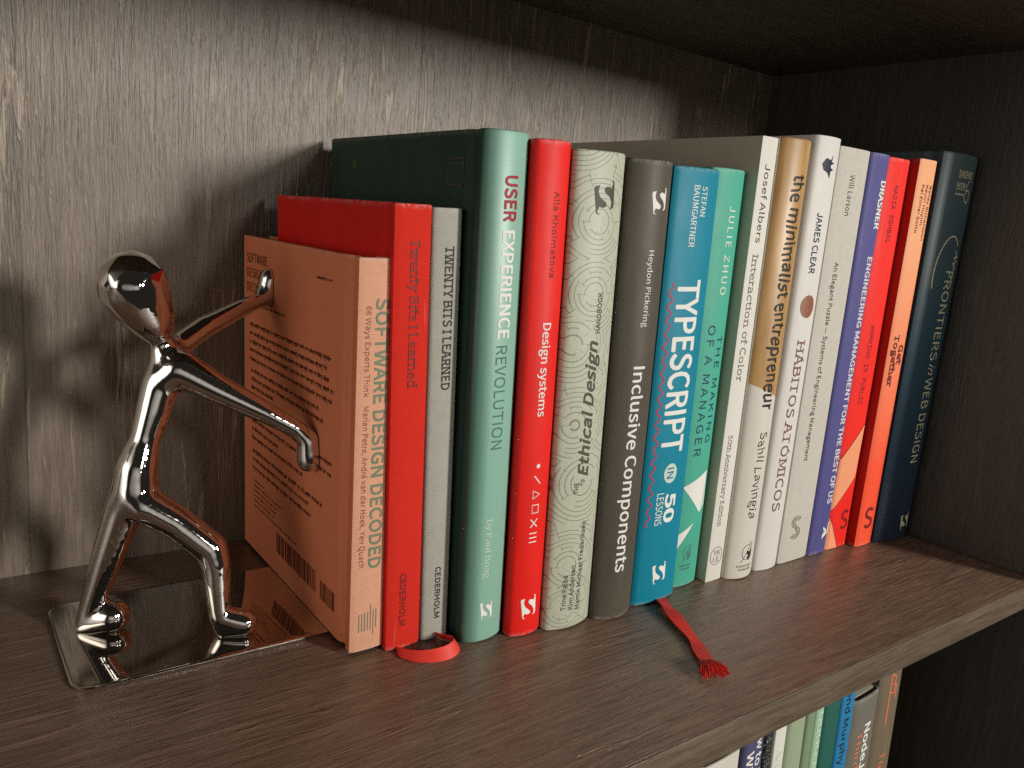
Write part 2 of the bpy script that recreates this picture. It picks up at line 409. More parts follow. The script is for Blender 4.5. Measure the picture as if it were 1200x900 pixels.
# ------------------------------------------------------------------ lettering
_fonts = {}
def font(k):
    if k in _fonts: return _fonts[k]
    f = None
    try:
        d = bpy.utils.system_resource('DATAFILES', path='fonts')
        f = bpy.data.fonts.load(os.path.join(d, {'sans': 'Noto Sans CJK Regular.woff2', 'mono': 'DejaVuSansMono.woff2', 'cjk': 'Noto Sans CJK Regular.woff2'}[k]))
    except Exception: f = None
    _fonts[k] = f; return f
_caps = {}
def capheight(fnt):
    if fnt not in _caps:
        c = bpy.data.curves.new('lettering', 'FONT'); c.body = 'H'; c.size = 1
        if font(fnt): c.font = font(fnt)
        o = bpy.data.objects.new('lettering', c); COL.objects.link(o); bpy.context.view_layer.update()
        me = bpy.data.meshes.new_from_object(o.evaluated_get(bpy.context.evaluated_depsgraph_get()))
        _caps[fnt] = max([v.co.y for v in me.vertices] or [.72]); bpy.data.objects.remove(o); bpy.data.curves.remove(c); bpy.data.meshes.remove(me)
    return _caps[fnt]
def glyphs(txt, bold=0, fnt='sans', serif=0, italic=0, space=1, jitter=0, stretch=1):
    c = bpy.data.curves.new('lettering', 'FONT'); c.body = txt; f = font(fnt)
    if f: c.font = f
    c.size = 1; c.resolution_u = 3; c.shear = italic; c.space_character = space
    o = bpy.data.objects.new('lettering', c); COL.objects.link(o)
    bpy.context.view_layer.update()
    me = bpy.data.meshes.new_from_object(o.evaluated_get(bpy.context.evaluated_depsgraph_get()))
    bpy.data.objects.remove(o); bpy.data.curves.remove(c)
    bm = bmesh.new(); bm.from_mesh(me); bpy.data.meshes.remove(me)
    bmesh.ops.remove_doubles(bm, verts=bm.verts, dist=1e-5)
    C = .727; kk = C / capheight(fnt)
    for v in bm.verts: v.co.x *= kk; v.co.y *= kk
    if serif:
        ex = []
        for e in bm.edges:
            if len(e.link_faces) != 1: continue
            a, b = e.verts[0].co, e.verts[1].co
            if abs(a.y - b.y) > .02: continue
            l = abs(a.x - b.x); y = (a.y + b.y) / 2
            if not (.045 < l < .26): continue
            for lvl, sg in ((0, 1), (C, -1), (C * .742, -1), (-.2, 1), (C * 1.035, -1)):
                if abs(y - lvl) < .035 + abs(bold):
                    t = .075 if serif > .6 else .05
                    x0, x1 = min(a.x, b.x), max(a.x, b.x)
                    ext = .10 if l < .18 else .03
                    ex.append((x0 - ext, x1 + ext, y, y + sg * t, italic)); break
        for x0, x1, y0, y1, it in ex:
            zl = 3e-5 + 1.5e-6 * (len(bm.faces) % 7)
            vs = [bm.verts.new((x0, y0, zl)), bm.verts.new((x1, y0, zl)), bm.verts.new((x1 + it * (y1 - y0), y1, zl)), bm.verts.new((x0 + it * (y1 - y0), y1, zl))]
            bm.faces.new(vs)
    if bold > 0:
        base = bm.copy(); LAY = 3e-6
        me0 = bpy.data.meshes.new('t'); base.to_mesh(me0); base.free()
        for k in range(8):
            a = pi / 4 * k + .2; n0 = len(bm.verts); bm.from_mesh(me0); bm.verts.ensure_lookup_table()
            for v in bm.verts[n0:]: v.co.x += bold * cos(a); v.co.y += bold * sin(a); v.co.z += LAY * (k + 1) * 1.0
        bpy.data.meshes.remove(me0)
    for v in bm.verts:
        v.co.y = v.co.y / C * stretch
        if jitter: v.co.y += jitter * .10 * sin(v.co.x * 4.1) + jitter * .04 * sin(v.co.x * 11 + 1); v.co.x += jitter * .05 * sin(v.co.y * 3 + v.co.x * 2)
    bmesh.ops.triangulate(bm, faces=bm.faces)
    return bm

SL = [(140,200),(150,180),(205,172),(195,200),(190,250),(215,310),(260,350),(300,385),(305,410),(290,430),(250,435),(215,415),(200,440),(190,470),(200,490),(235,495),(200,503),(180,490)]
SRt = [(360,140),(385,140),(400,165),(412,420),(405,450),(350,468),(372,430),(372,380),(340,320),(290,275),(265,240),(268,215),(290,200),(330,205),(360,230),(375,190),(382,165)]
def s_logo(bk, x0, x1, z0, z1, mat, tilt=0):
    f = lambda p: [(x0 + (u - 140) / 272 * (x1 - x0), z1 - (v - 140) / 363 * (z1 - z0) + tilt * (u - 276) / 272) for u, v in p]
    bk.polys([f(SL), f(SRt)], mat, 'publisher_emblem')
def s_press(bk, cx, cz, w, h, mat, wd=.35, n=3):
    P = []
    for k in range(n):
        o = 1 - k * .3
        pts = []
        for i in range(25):
            a = pi * .15 + (pi * 1.35) * i / 24
            pts.append((cx + cos(a) * w * .5 * o, cz + h * .24 + sin(a) * h * .26 * o))
        for i in range(25):
            a = pi * .5 - (pi * 1.35) * i / 24
            pts.append((cx + cos(a) * w * .5 * o, cz - h * .24 + sin(a) * h * .26 * o))
        P.append(pts)
    bk.strokes(P, wd, mat, 'publisher_emblem')
def bird_logo(bk, cx, cz, w, h, mat):
    bk.strokes([ell(cx - w * .05, cz + h * .02, w * .42, h * .36, 22, pi * .35, pi * 1.8), [(cx - w * .5, cz - h * .45), (cx - w * .25, cz - h * .2), (cx + w * .05, cz + h * .15), (cx + w * .2, cz + h * .5)], [(cx + w * .38, cz + h * .5), (cx + w * .34, cz - h * .1)]], .28, mat, 'publisher_emblem')
    bk.polys([[(cx - w * .05, cz + h * .1), (cx + w * .18, cz + h * .02), (cx + w * .38, cz + h * .25), (cx + w * .4, cz - h * .2), (cx + w * .2, cz - h * .38), (cx - w * .02, cz - h * .3), (cx + w * .1, cz - h * .12), (cx - w * .12, cz - h * .05)]], mat, 'publisher_emblem')
    bk.flat('PORTFOLIO', cx - w * .75, cx + w * .6, cz - h * .5 - 2.2, 1.25, mat, 'publisher_lettering')
    bk.flat('PENGUIN', cx - w * .6, cx + w * .5, cz - h * .5 - 4.2, 1.25, mat, 'publisher_lettering')

B = {}
def mk(key, name, dims, depth, mats, label, **kw):
    x, w, h, y, lean, bulge = [v * MM for v in dims]
    B[key] = Book(name, x, w, h, y, lean, bulge, depth, mats, label, **kw); return B[key]
D = dict(orange=[-45.3, 14.7, 158.6, 11.9, -4.0, 0.6], redtb=[-30.4, 15.3, 180.5, 8.7, -7.5, 0.8], grey=[-13.9, 13.9, 180.3, 9.7, -8.0, 1.2], green=[0.2, 21.2, 210.6, 0.2, -7.9, 3.2],
 reddesign=[21.6, 17.5, 209.5, -4.9, -8.5, 2.8], ethical=[39.3, 26.5, 207.8, -8.0, -8.3, 3.4], inclusive=[66.0, 25.4, 207.5, -9.2, -7.4, 5.5], typescript=[93.1, 29.6, 207.6, -8.6, -6.7, 2.6],
 manager=[123.3, 23.4, 210.4, -1.9, -5.1, 2.5], interaction=[149.7, 12.1, 227.5, -6.5, -4.5, 0.2], minimalist=[162.1, 23.6, 228.7, -8.1, -5.0, 4.5], habits=[187.1, 21.4, 233.1, -8.1, -2.4, 2.5],
 puzzle=[208.9, 27.2, 230.4, -9.2, -3.2, 0.4], drasner=[236.5, 19.1, 230.7, -9.4, -2.7, 0.4], public=[256.0, 23.2, 230.6, -8.5, -2.6, 0.6], together=[279.6, 18.2, 232.2, -14.4, -3.8, 0.6], frontiers=[299.4, 41.0, 239.4, -15.0, -0.6, 4.4])

def teal_spine():
    N = NT('pale_teal_spine_print'); sep = N.n('ShaderNodeSeparateXYZ'); N.link(N.coords(), sep.inputs[0])
    a = N.noise(N.coords(), 1300, 2)
    m = N.ramp(sep.outputs[0], [(.0030, 0), (.0052, 1)])
    return N.out(N.mix(m, sr(44, 78, 64), N.mix(a, sr(122, 164, 146), sr(140, 184, 165))), .42, N.bump(a, .25, .0001))
# 1 peach book with the orange back cover
mk('orange', 'book', D['orange'], .1285, (paper('orange_cover_paper', sr(236, 138, 96), .38, grain=.06), cloth('peach_cloth', sr(232, 172, 140))),
   'orange book with peach cloth spine lettered in green, pushed by the chrome figure', t=.0022, z=.0014, corner=.0003)
# 2, 3
mk('redtb', 'book', D['redtb'], .119, (paper('red_cover_paper', sr(226, 28, 20), .55, grain=.08), cloth('red_cloth', sr(226, 48, 34))),
   'red cloth book with dark slab lettering between the peach spine and the grey cloth book', t=.0022, corner=.0003, pagemat=M['pages'])
mk('grey', 'book', D['grey'], .125, (cloth('grey_board_cloth', sr(148, 142, 126)), cloth('grey_cloth', sr(180, 178, 166), k=3400)),
   'grey woven cloth book with black capitals, standing against the tall green book', t=.0022, corner=.0016)
mk('green', 'book', D['green'], .1365, (paper('deep_green_cover', sr(42, 68, 56), .5, grain=.1), teal_spine()),
   'tall pale teal book with a dark green back cover and crimson and white spine lettering', r=.0012)
mk('reddesign', 'book', D['reddesign'], .136, (paper('scarlet_cover', sr(214, 20, 16), .45, grain=.05), paper('scarlet_spine', sr(226, 30, 22), .4, grain=.06)),
   'scarlet book with white title and small white shapes, right of the pale teal book', r=.0012)
EM = ethical_mat()
mk('ethical', 'book', D['ethical'], .140, (EM, EM), 'pale grey-green book patterned with fine labyrinth lines, right of the scarlet one', r=.0012)
mk('inclusive', 'book', D['inclusive'], .140, (paper('charcoal_cover', sr(62, 57, 49), .4, grain=.1), paper('charcoal_spine', sr(84, 77, 66), .40, grain=.16)),
   'charcoal brown book with white title between the labyrinth patterned and the bright blue books', r=.0012)
mk('typescript', 'book', D['typescript'], .140, (paper('blue_cover', sr(0, 120, 148), .45, grain=.05), paper('blue_spine', sr(0, 126, 150), .42, grain=.05)),
   'bright blue book with huge white capitals, a red zigzag line and a red ribbon', r=.0012)
mk('manager', 'book', D['manager'], .138, (paper('sea_green_cover', sr(60, 160, 134), .45, grain=.05), paper('sea_green_spine', sr(74, 168, 144), .42, grain=.06)),
   'narrow sea green book with white paper darts printed low on its spine', r=.001)
mk('interaction', 'book', D['interaction'], .149, (paper('warm_grey_cover', sr(196, 184, 166), .5, grain=.04), paper('white_spine', sr(214, 210, 200), .5, grain=.03)),
   'thin white flat-backed paperback with taupe side, right of the sea green book', joint=False, t=.0006, r=.0002, recess=0, corner=.0002)
SPW = paper('ivory_cover', sr(220, 214, 202), .5, grain=.04)
def gold_mat():
    N = NT('gold_over_white_print')
    sep = N.n('ShaderNodeSeparateXYZ'); N.link(N.coords(), sep.inputs[0])
    lim = N.math('MULTIPLY_ADD', sep.outputs[0], -.39, .1077)
    m = N.math('GREATER_THAN', sep.outputs[2], lim)
    n = N.noise(N.coords((1, 1, .2)), 160, 3)
    gold = N.mix(N.ramp(n, [(.3, 0), (.7, 1)]), sr(158, 118, 66), sr(190, 148, 92))
    return N.out(N.mix(m, sr(208, 202, 190), gold), .42)
mk('minimalist', 'book', D['minimalist'], .135, (SPW, gold_mat()), 'book with metallic gold upper spine turning ivory below, bold black handwritten style title', r=.0012)
mk('habits', 'book', D['habits'], .140, (paper('light_grey_cover', sr(206, 200, 192), .5, grain=.04), paper('light_grey_spine', sr(212, 208, 202), .42, grain=.03)),
   'off-white paperback with a brown egg shape on its spine, right of the gold one', joint=False, t=.0006, r=.0003, recess=0, corner=.002)
mk('puzzle', 'book', D['puzzle'], .140, (paper('putty_cover', sr(196, 190, 176), .55, grain=.04), cloth('putty_cloth', sr(212, 206, 194), k=4500, d=.0001)),
   'wide putty grey book with tiny black title, between the off-white paperback and the indigo book', joint=False, t=.002, r=.0006, corner=.0006)
mk('drasner', 'book', D['drasner'], .138, (paper('indigo_cover', sr(58, 56, 106), .5, grain=.05), paper('indigo_spine', sr(80, 78, 134), .48, grain=.05)),
   'indigo book with pale capital letters running down the spine, left of the red ones', joint=False, t=.0008, r=.0004, recess=0, corner=.0018)
mk('public', 'book', D['public'], .140, (paper('fire_red_cover', sr(196, 14, 12), .5, grain=.05), paper('fire_red_spine', sr(236, 34, 20), .48, grain=.06)),
   'fire red book with a peach diagonal band low on its spine', joint=False, t=.0015, r=.0006, corner=.001)
mk('together', 'book', D['together'], .140, (paper('crimson_cover', sr(170, 20, 14), .5, grain=.05), paper('peach_to_coral_spine', sr(244, 84, 50), .5, grain=.05, grad=(.05, .19, sr(232, 164, 118)))),
   'book whose spine fades from peach down to coral, left of the navy one', joint=False, t=.0015, r=.0006, corner=.0008)
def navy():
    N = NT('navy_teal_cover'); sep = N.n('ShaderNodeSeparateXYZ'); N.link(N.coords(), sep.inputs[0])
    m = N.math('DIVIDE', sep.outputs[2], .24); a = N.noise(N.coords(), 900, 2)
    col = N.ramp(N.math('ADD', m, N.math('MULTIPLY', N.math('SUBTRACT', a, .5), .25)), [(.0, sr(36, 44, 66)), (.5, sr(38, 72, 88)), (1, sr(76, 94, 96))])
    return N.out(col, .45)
NV = navy()
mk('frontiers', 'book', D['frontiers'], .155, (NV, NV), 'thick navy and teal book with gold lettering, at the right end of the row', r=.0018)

def T(key, txt, x0, s0, s1, cap, ink_, name='title_lettering', **kw): return B[key].text(txt, x0, s0, s1, cap, INK[ink_], name, **kw)
A_ = 'author_lettering'
T('orange', 'SOFTWARE DESIGN DECODED', 7.0, 143.7, 35.6, 5.2, 'green', bold=.025)
T('orange', '66 Ways Experts Think', 2.9, 140.9, 106.3, 2.15, 'brown', 'subtitle_lettering')
T('orange', 'Marian Petre, André van der Hoek, Yen Quach', 2.9, 102.7, 36.8, 2.2, 'brown', A_)
T('redtb', 'Twenty Bits I Learned', 6.4, 167.7, 110.9, 3.9, 'maroon', serif=1, bold=.006)
T('redtb', 'CEDERHOLM', 5.4, 33.7, 10.4, 2.7, 'maroon', A_, bold=.02)
T('grey', 'TWENTY BITS I LEARNED', 5.7, 166.0, 109.3, 3.9, 'dark', serif=1, bold=.018)
T('grey', 'CEDERHOLM', 5.9, 33.2, 9.7, 2.5, 'dark', A_, bold=.022)
T('green', 'USER', 8.9, 194.2, 176.9, 5.7, 'crimson', bold=.035)
T('green', 'EXPERIENCE', 8.9, 173.7, 131.5, 5.5, 'white', bold=.03)
T('green', 'REVOLUTION', 8.6, 128.7, 85.9, 5.3, 'tealgrey', bold=0)
T('green', 'by Paul Boag', 8.4, 55.5, 29.6, 3.0, 'offw', A_, bold=0)
T('reddesign', 'Alla Kholmatova', 8.1, 190.1, 156.8, 2.7, 'dred', A_, bold=.004)
T('reddesign', 'Design systems', 6.7, 138.6, 99.7, 3.9, 'white', bold=.014)
T('ethical', 'HANDBOOK', 16.4, 134.5, 151.7, 2.4, 'olive', 'subtitle_lettering', bold=.02)
T('ethical', 'Ethical Design', 15.8, 71.9, 131.6, 5.4, 'olive', bold=.028, italic=.3)
T('ethical', 'THE', 11.2, 64.2, 69.4, 2.2, 'olive', 'subtitle_lettering', bold=.02)
T('ethical', 'Trine Falbe', 9.2, 9.4, 26.4, 2.4, 'olive', A_, bold=.014)
T('ethical', 'Kim Andersen', 13.0, 9.2, 30.6, 2.5, 'olive', A_, bold=.014)
T('ethical', 'Martin Michael Frederiksen', 17.0, 8.4, 50.7, 2.5, 'olive', A_, bold=.014)
T('inclusive', 'Heydon Pickering', 10.4, 170.4, 137.7, 2.9, 'white', A_)
T('inclusive', 'Inclusive Components', 8.3, 120.4, 23.8, 6.0, 'white', bold=.016)
T('typescript', 'STEFAN', 15.6, 199.6, 186.7, 3.5, 'white', A_, bold=.006)
T('typescript', 'BAUMGARTNER', 10.4, 199.9, 173.1, 3.5, 'white', A_, bold=.006)
T('typescript', 'TYPESCRIPT', 7.5, 158.5, 77.2, 13.6, 'white', bold=.026)
T('typescript', '50', 13.4, 56.7, 41.6, 6.8, 'white', bold=.04)
T('typescript', 'LESSONS', 7.8, 57.3, 41.1, 4.2, 'white', 'subtitle_lettering', bold=.004)
T('manager', 'JULIE ZHUO', 12.1, 193.4, 151.6, 4.6, 'white', A_, space=1.1)
T('manager', 'THE MAKING', 14.9, 131.6, 77.1, 4.2, 'blue', space=1.1)
T('manager', 'OF A MANAGER', 7.6, 136.8, 70.6, 4.6, 'blue', space=1.1)
T('interaction', 'Josef Albers', 4.0, 214.9, 177.8, 3.9, 'dark', A_, stretch=1)
T('interaction', 'Interaction of Color', 3.4, 172.4, 108.4, 4.2, 'grey', serif=.5)
T('interaction', '50th Anniversary Edition', 3.4, 80.5, 30.8, 3.2, 'grey', 'subtitle_lettering', serif=.5)
T('minimalist', 'the minimalist entrepreneur', 7.9, 211.8, 94.0, 8.0, 'dark', bold=.026, jitter=.7)
T('minimalist', 'Sahil Lavingia', 9.0, 82.0, 34.6, 5.4, 'dark', A_, jitter=1)
T('habits', 'JAMES CLEAR', 6.9, 195.6, 164.8, 4.3, 'navy', A_, bold=.02)
T('habits', 'HÁBITOS ATÓMICOS', 6.6, 130.0, 34.4, 6.0, 'bronze', serif=.5, bold=.004)
T('puzzle', 'Will Larson', 10.8, 216.9, 195.9, 4.2, 'dark', A_)
T('puzzle', 'An Elegant Puzzle — Systems of Engineering Management', 9.0, 171.3, 60.6, 3.5, 'dark', bold=.006)
T('drasner', 'DRASNER', 12.6, 216.8, 190.9, 5.0, 'white', A_, bold=.04)
T('drasner', 'ENGINEERING MANAGEMENT FOR THE BEST OF US', 11.6, 175.7, 31.1, 4.6, 'lilac', bold=.035)
T('public', 'NADIA EGHBAL', 8.8, 215.8, 184.1, 4.0, 'plum', A_, bold=.01, fnt='mono')
T('public', 'WORKING IN PUBLIC', 8.8, 137.4, 90.1, 4.0, 'plum', bold=.01, fnt='mono')
T('together', 'Bailey Richardson', 12.6, 218.0, 187.4, 2.4, 'maroon', A_, bold=.01)
T('together', 'Kevin Huynh', 8.4, 218.3, 195.9, 2.4, 'maroon', A_, bold=.01)
T('together', 'Kai Elmer Sotto', 4.2, 218.2, 191.3, 2.4, 'maroon', A_, bold=.01)
T('together', 'Get', 9.4, 126.4, 114.0, 4.8, 'maroon', bold=.03, serif=.5)
T('together', 'Together', 3.4, 132.5, 101.1, 4.6, 'maroon', bold=.03, serif=.5)
T('frontiers', 'FRONTIERS', 18.2, 171.5, 117, 8.6, 'gold', bold=.0)
T('frontiers', 'in', 19.0, 115, 107.5, 7.5, 'gold', italic=.4)
T('frontiers', 'WEB DESIGN', 18.4, 106, 51.6, 8.6, 'gold', bold=.0)

# emblems and printed shapes
bk = B['orange']
bk.strokes([[(3.6 + 1.25 * k, 8.6 + d0), (3.6 + 1.25 * k, 16.6 + d1)] for k, (d0, d1) in enumerate([(0, 0), (0, 0), (.1, .2), (.3, .4), (.2, 3.4), (-2.2, .8), (.8, 1.2)])], .38, INK['green'], 'publisher_emblem')
s_logo(B['green'], 7.4, 13.6, 10.2, 18.6, INK['white'], -1)
s_logo(B['reddesign'], 4.4, 12.6, 8.4, 19.0, INK['white'])
s_logo(B['ethical'], 7.8, 18.8, 183.4, 196.0, INK['olive'], 1.5)
s_logo(B['inclusive'], 9.3, 18.2, 185.6, 196, INK['white'], 1)
s_logo(B['typescript'], 9.6, 18.8, 10.2, 21.2, INK['white'])
bk = B['reddesign']; cx = 8.6; wi = INK['white']
bk.polys([ell(8.8, 78.2, .95, .95, 14)[:-1]], wi, 'printed_shape')
bk.strokes([[(7.2, 74.0), (10.4, 70.2)]], .5, wi, 'printed_shape')
bk.strokes([[(7.0, 63.8), (7.0, 67.4), (10.4, 65.6), (7.0, 63.8), (7.0, 67.4)]], .5, wi, 'printed_shape')
bk.strokes([[(7.0, 57.4), (7.0, 61), (10.2, 61), (10.2, 57.4), (7.0, 57.4), (7, 61)]], .5, wi, 'printed_shape')
bk.strokes([[(6.6, 51.0), (10.0, 54.6)], [(6.6, 54.6), (10.0, 51.0)]], .5, wi, 'printed_shape')
bk.strokes([[(6.4, z), (10.2, z)] for z in (44.2, 46.2, 48.2)], .5, wi, 'printed_shape')
bk = B['typescript']
bk.strokes([[(3.9 + 1.15 * sin(2 * pi * 19 * i / 304), 157 - 116 * i / 304) for i in range(305)]], .62, INK['rose'], 'zigzag_line')
bk.polys([ell(14.9, 66.8, 4.3, 4.9, 26)[:-1]], INK['offw'], 'round_badge')
bm_t = B['typescript'].text('IN', 12.6, 69.6, 64.2, 4.2, INK['bluegrey'], 'title_lettering', bold=.006)
bm_t.location.y = -.0001
bk = B['manager']
bk.polys([[(20.6, 62), (3.7, 54.8), (17.7, 39.4)]], INK['white'], 'paper_dart')
bk.polys([[(20.6, 62), (17.7, 39.4), (21.4, 43.2)]], INK['offw'], 'paper_dart')
bk.polys([[(13.6, 34.8), (2.0, 28.2), (3.0, 20.0)]], INK['white'], 'paper_dart')
bird_logo(bk, 11.6, 18.4, 6.4, 10, INK['tealgrey'])
bird_logo(B['minimalist'], 12.0, 15.0, 8.4, 12, INK['dark'])
bk = B['interaction']
bk.strokes([ell(6.0, 14.2, 4.6, 5.0, 30)], .35, INK['grey'], 'publisher_emblem')
bk.flat('YA', 3.6, 8.6, 14.5, 3.0, INK['grey'], 'publisher_lettering'); bk.flat('LE', 3.8, 8.4, 10.8, 3.0, INK['grey'], 'publisher_lettering')
bk = B['habits']
bk.polys([ell(10.4, 147.6, 5.6, 6.0, 30)[:-1]], INK['egg'], 'egg_shape')
bk.polys([[(12.6, 224.6), (11, 221.8), (7.4, 222.6), (5.0, 219.6), (6.4, 216.6), (9.6, 215.4), (11.6, 212.8), (11.9, 216.4), (14.6, 217.2), (11.8, 218.0), (11.4, 219.4), (14.8, 220.6), (11.8, 221.0)]], INK['navy'], 'publisher_emblem')
s_press(B['puzzle'], 11.4, 20.8, 8.4, 13.6, INK['olive'], .42)
s_press(B['together'], 9.0, 18.2, 8.0, 13, INK['dred'], 1.1, 2)
bk = B['drasner']; bk.text('A', 12.0, 16.8, 10.2, 3.4, INK['white'], 'publisher_lettering', bold=.03); bk.strokes([[(11.8, 9.6), (16.8, 12.8)], [(16.8, 12.8), (17.2, 19)]], 1.0, INK['white'], 'publisher_emblem')
bk = B['public']
bk.polys([[(20.8, 77.5), (1.2, 57.5), (.2, 24.5), (19.4, 44)], [(.2, 21.8), (11.9, .2), (.2, .2)]], INK['peach'], 'diagonal_band')
bk.strokes([[(20.8, 77.5), (1.2, 57.5)], [(.2, 24.5), (19.4, 44)], [(.2, 21.8), (11.9, .2)]], .35, INK['plum'], 'band_outline', lift=.0002)
s_press(B['public'], 15.6, 17.6, 7.0, 12, INK['dred'], 1.0, 2)
bk = B['frontiers']; go = INK['gold']
bk.flat('SMASHING', 12.5, 28.5, 225.4, 4.2, go, 'publisher_lettering', bold=.01); bk.flat('BOOK', 12.5, 21.5, 218.6, 4.2, go, 'publisher_lettering', bold=.01)
bk.strokes([[(12.0, 216.2), (21.5, 216.2)], ell(25.8, 215.5, 3.0, 3.6, 20), [(22.8, 216), (23.3, 221), (26.4, 225)]], .7, go, 'publisher_emblem')
bk.strokes([ell(19, 168, 12, 24, 34, pi * .28, pi * 1.1)], .9, go, 'oval_flourish')
bk.text('New', 24.4, 184, 164, 5.5, go, 'title_lettering', italic=.5, bold=0)
s_logo(bk, 20, 32, 6.5, 17.5, go)

# printed back covers (flat print on the left boards)
def side_print(bk, quads, mat, name, lift=.00012):
    V, F = [], []
    for q in quads:
        i = len(V)
        for (yy, zz) in q: V.append((-lift, yy * MM, zz * MM))
        F.append(tuple(range(i, i + len(q))))
    me = bpy.data.meshes.new(name); me.from_pydata(V, [], F); me.update()
    return link_mesh(name, me, mat, bk.root)
def side_text(bk, txt, y0, y1, z, cap, mat, name, **kw):
    bm = glyphs(txt, **kw); xs = [v.co.x for v in bm.verts]; a, b = min(xs), max(xs)
    for v in bm.verts: v.co = Vector((-.00012, (y0 + (v.co.x - a) / (b - a) * (y1 - y0)) * MM, (z + v.co.y * cap) * MM))
    me = bpy.data.meshes.new(name); bm.to_mesh(me); bm.free(); return link_mesh(name, me, mat, bk.root)
bk = B['orange']; ci = INK['cover']
side_text(bk, 'SOFTWARE', 124, 96, 146.2, 4.4, ci, 'title_lettering'); side_text(bk, 'DESIGN', 124, 103, 139.2, 4.4, ci, 'title_lettering'); side_text(bk, 'DECODED', 124, 99, 132.2, 4.4, ci, 'title_lettering')
def words_line(ya, yb, z, hgt):
    """small print too fine to read: rows of letter-sized marks"""
    q = []; y = ya
    while y > yb + 1:
        n = random.randint(2, 8)
        for _ in range(n):
            if y <= yb: break
            w = random.uniform(.75, 1.25); up = random.choice([0, 0, .45]) * hgt; dn = random.choice([0, 0, 0, .4]) * hgt
            q.append([(y, z - dn), (y - .34, z - dn), (y - .34, z + hgt + up), (y, z + hgt + up)])
            q.append([(y - .34, z + hgt * .55), (y - w, z + hgt * .55), (y - w, z + hgt * .95), (y - .34, z + hgt * .95)])
            if random.random() < .6: q.append([(y - w + .1, z), (y - w - .2, z), (y - w - .2, z + hgt), (y - w + .1, z + hgt)])
            y -= w + .35
        y -= .95
    return q
Q = []
for ya, yb, z in [(120, 24, 115.6), (120, 28, 111.2), (120, 25, 107), (120, 20, 102.9), (120, 22, 98.4), (118, 34, 92.8), (118, 30, 88.6), (118, 88, 84.6),
                  (117, 22, 72.6), (117, 22, 67.9), (117, 80, 63.4), (117, 52, 59.0), (116, 30, 52.2), (116, 45, 47.8), (116, 40, 43.4)]:
    Q += words_line(ya, yb, z, 1.5)
side_print(bk, Q, ci, 'blurb_print')['kind'] = 'stuff'
Q = []
for ya, yb, z in [(39, 24, 147.0), (115, 74, 126.2)]: Q += words_line(ya, yb, z, .9)
for k, (ya, yb) in enumerate([(114, 100), (114, 78), (114, 80), (114, 84), (113, 86), (113, 76)]): Q += words_line(ya, yb, 37.5 - k * 2.6, .7)
Q += words_line(78, 56, 24.4, .8)
side_print(bk, Q, ci, 'small_print')['kind'] = 'stuff'
Q = []; y = 82
while y > 35:
    w = random.choice([.5, .8, 1.3]); Q.append([(y, 21.5), (y - w, 21.5), (y - w, 11.5 if random.random() < .85 else 10), (y, 11.5)]); y -= w + random.choice([.45, .7, 1.1])
y = 30
while y > 15:
    w = random.choice([.45, .8]); Q.append([(y, 19.5), (y - w, 19.5), (y - w, 11), (y, 11)]); y -= w + random.choice([.5, .8])
side_print(bk, Q, ci, 'barcode')
bk = B['green']; fi = INK['faint']
def frame(a, b, c, d, t=.5): return [[(a, c), (b, c), (b, c + t), (a, c + t)], [(a, d), (b, d), (b, d - t), (a, d - t)], [(a, c), (a - t, c), (a - t, d), (a, d)], [(b, c), (b + t, c), (b + t, d), (b, d)]]
side_print(bk, frame(114, 106, 192.5, 201.5) + [[(112.5, 196), (107.5, 196), (107.5, 200), (112.5, 200)]], fi, 'cover_emblem')
side_print(bk, frame(88, 85, 194, 200, .35), fi, 'cover_emblem')
side_print(bk, frame(24.5, 12.5, 189.5, 200.2, .7) + [[(24, 197.6), (13, 197.6), (13, 198.2), (24, 198.2)]], INK['olive'], 'cover_emblem')
side_print(bk, [[(19.5, 185), (18, 185), (18, 186.6), (19.5, 186.6)]], INK['olive'], 'cover_emblem')

# ------------------------------------------------------------------ bookmark ribbons
def ribbon_mat(name, c):
    N = NT(name); w = N.n('ShaderNodeTexWave', bands_direction='DIAGONAL', i_Scale=420.0, i_Distortion=.6); N.link(N.coords(), w.inputs['Vector'])
    return N.out(N.mix(w.outputs[1], tuple(x * .62 for x in c[:3]) + (1,), c), .5, N.bump(w.outputs[1], .6, .0002))
RM = ribbon_mat('red_satin_ribbon', sr(246, 44, 30)); RM2 = ribbon_mat('red_woven_ribbon', sr(246, 66, 50))
def cr(P, n):
    out = []
    for i in range(len(P) - 1):
        p0 = P[max(i - 1, 0)]; p1 = P[i]; p2 = P[i + 1]; p3 = P[min(i + 2, len(P) - 1)]
        for k in range(n):
            t = k / n; out.append(.5 * ((2 * p1) + (p2 - p0) * t + (2 * p0 - 5 * p1 + 4 * p2 - p3) * t * t + (3 * p1 - p0 - 3 * p2 + p3) * t ** 3))
    out.append(P[-1]); return out
def strip(name, P, Wd, mat, parent, th=.0003, n=8):
    pts = cr([Vector(p) * MM for p in P], n); wd = cr([Vector(w) * MM for w in Wd], n)
    V, F = [], []
    for i, (p, w) in enumerate(zip(pts, wd)):
        tg = (pts[min(i + 1, len(pts) - 1)] - pts[max(i - 1, 0)]).normalized(); nm = tg.cross(w).normalized() * th
        V += [p - w / 2 + nm, p + w / 2 + nm, p + w / 2 - nm, p - w / 2 - nm]
    for i in range(len(pts) - 1):
        for k in range(4): F.append((i * 4 + k, i * 4 + (k + 1) % 4, (i + 1) * 4 + (k + 1) % 4, (i + 1) * 4 + k))
    F += [(0, 1, 2, 3), tuple(len(V) - 4 + k for k in range(4))]
    o = from_pd(name, V, F, mat, None, 50); o.parent = parent; o.matrix_parent_inverse = parent.matrix_world.inverted(); return o
bpy.context.view_layer.update()
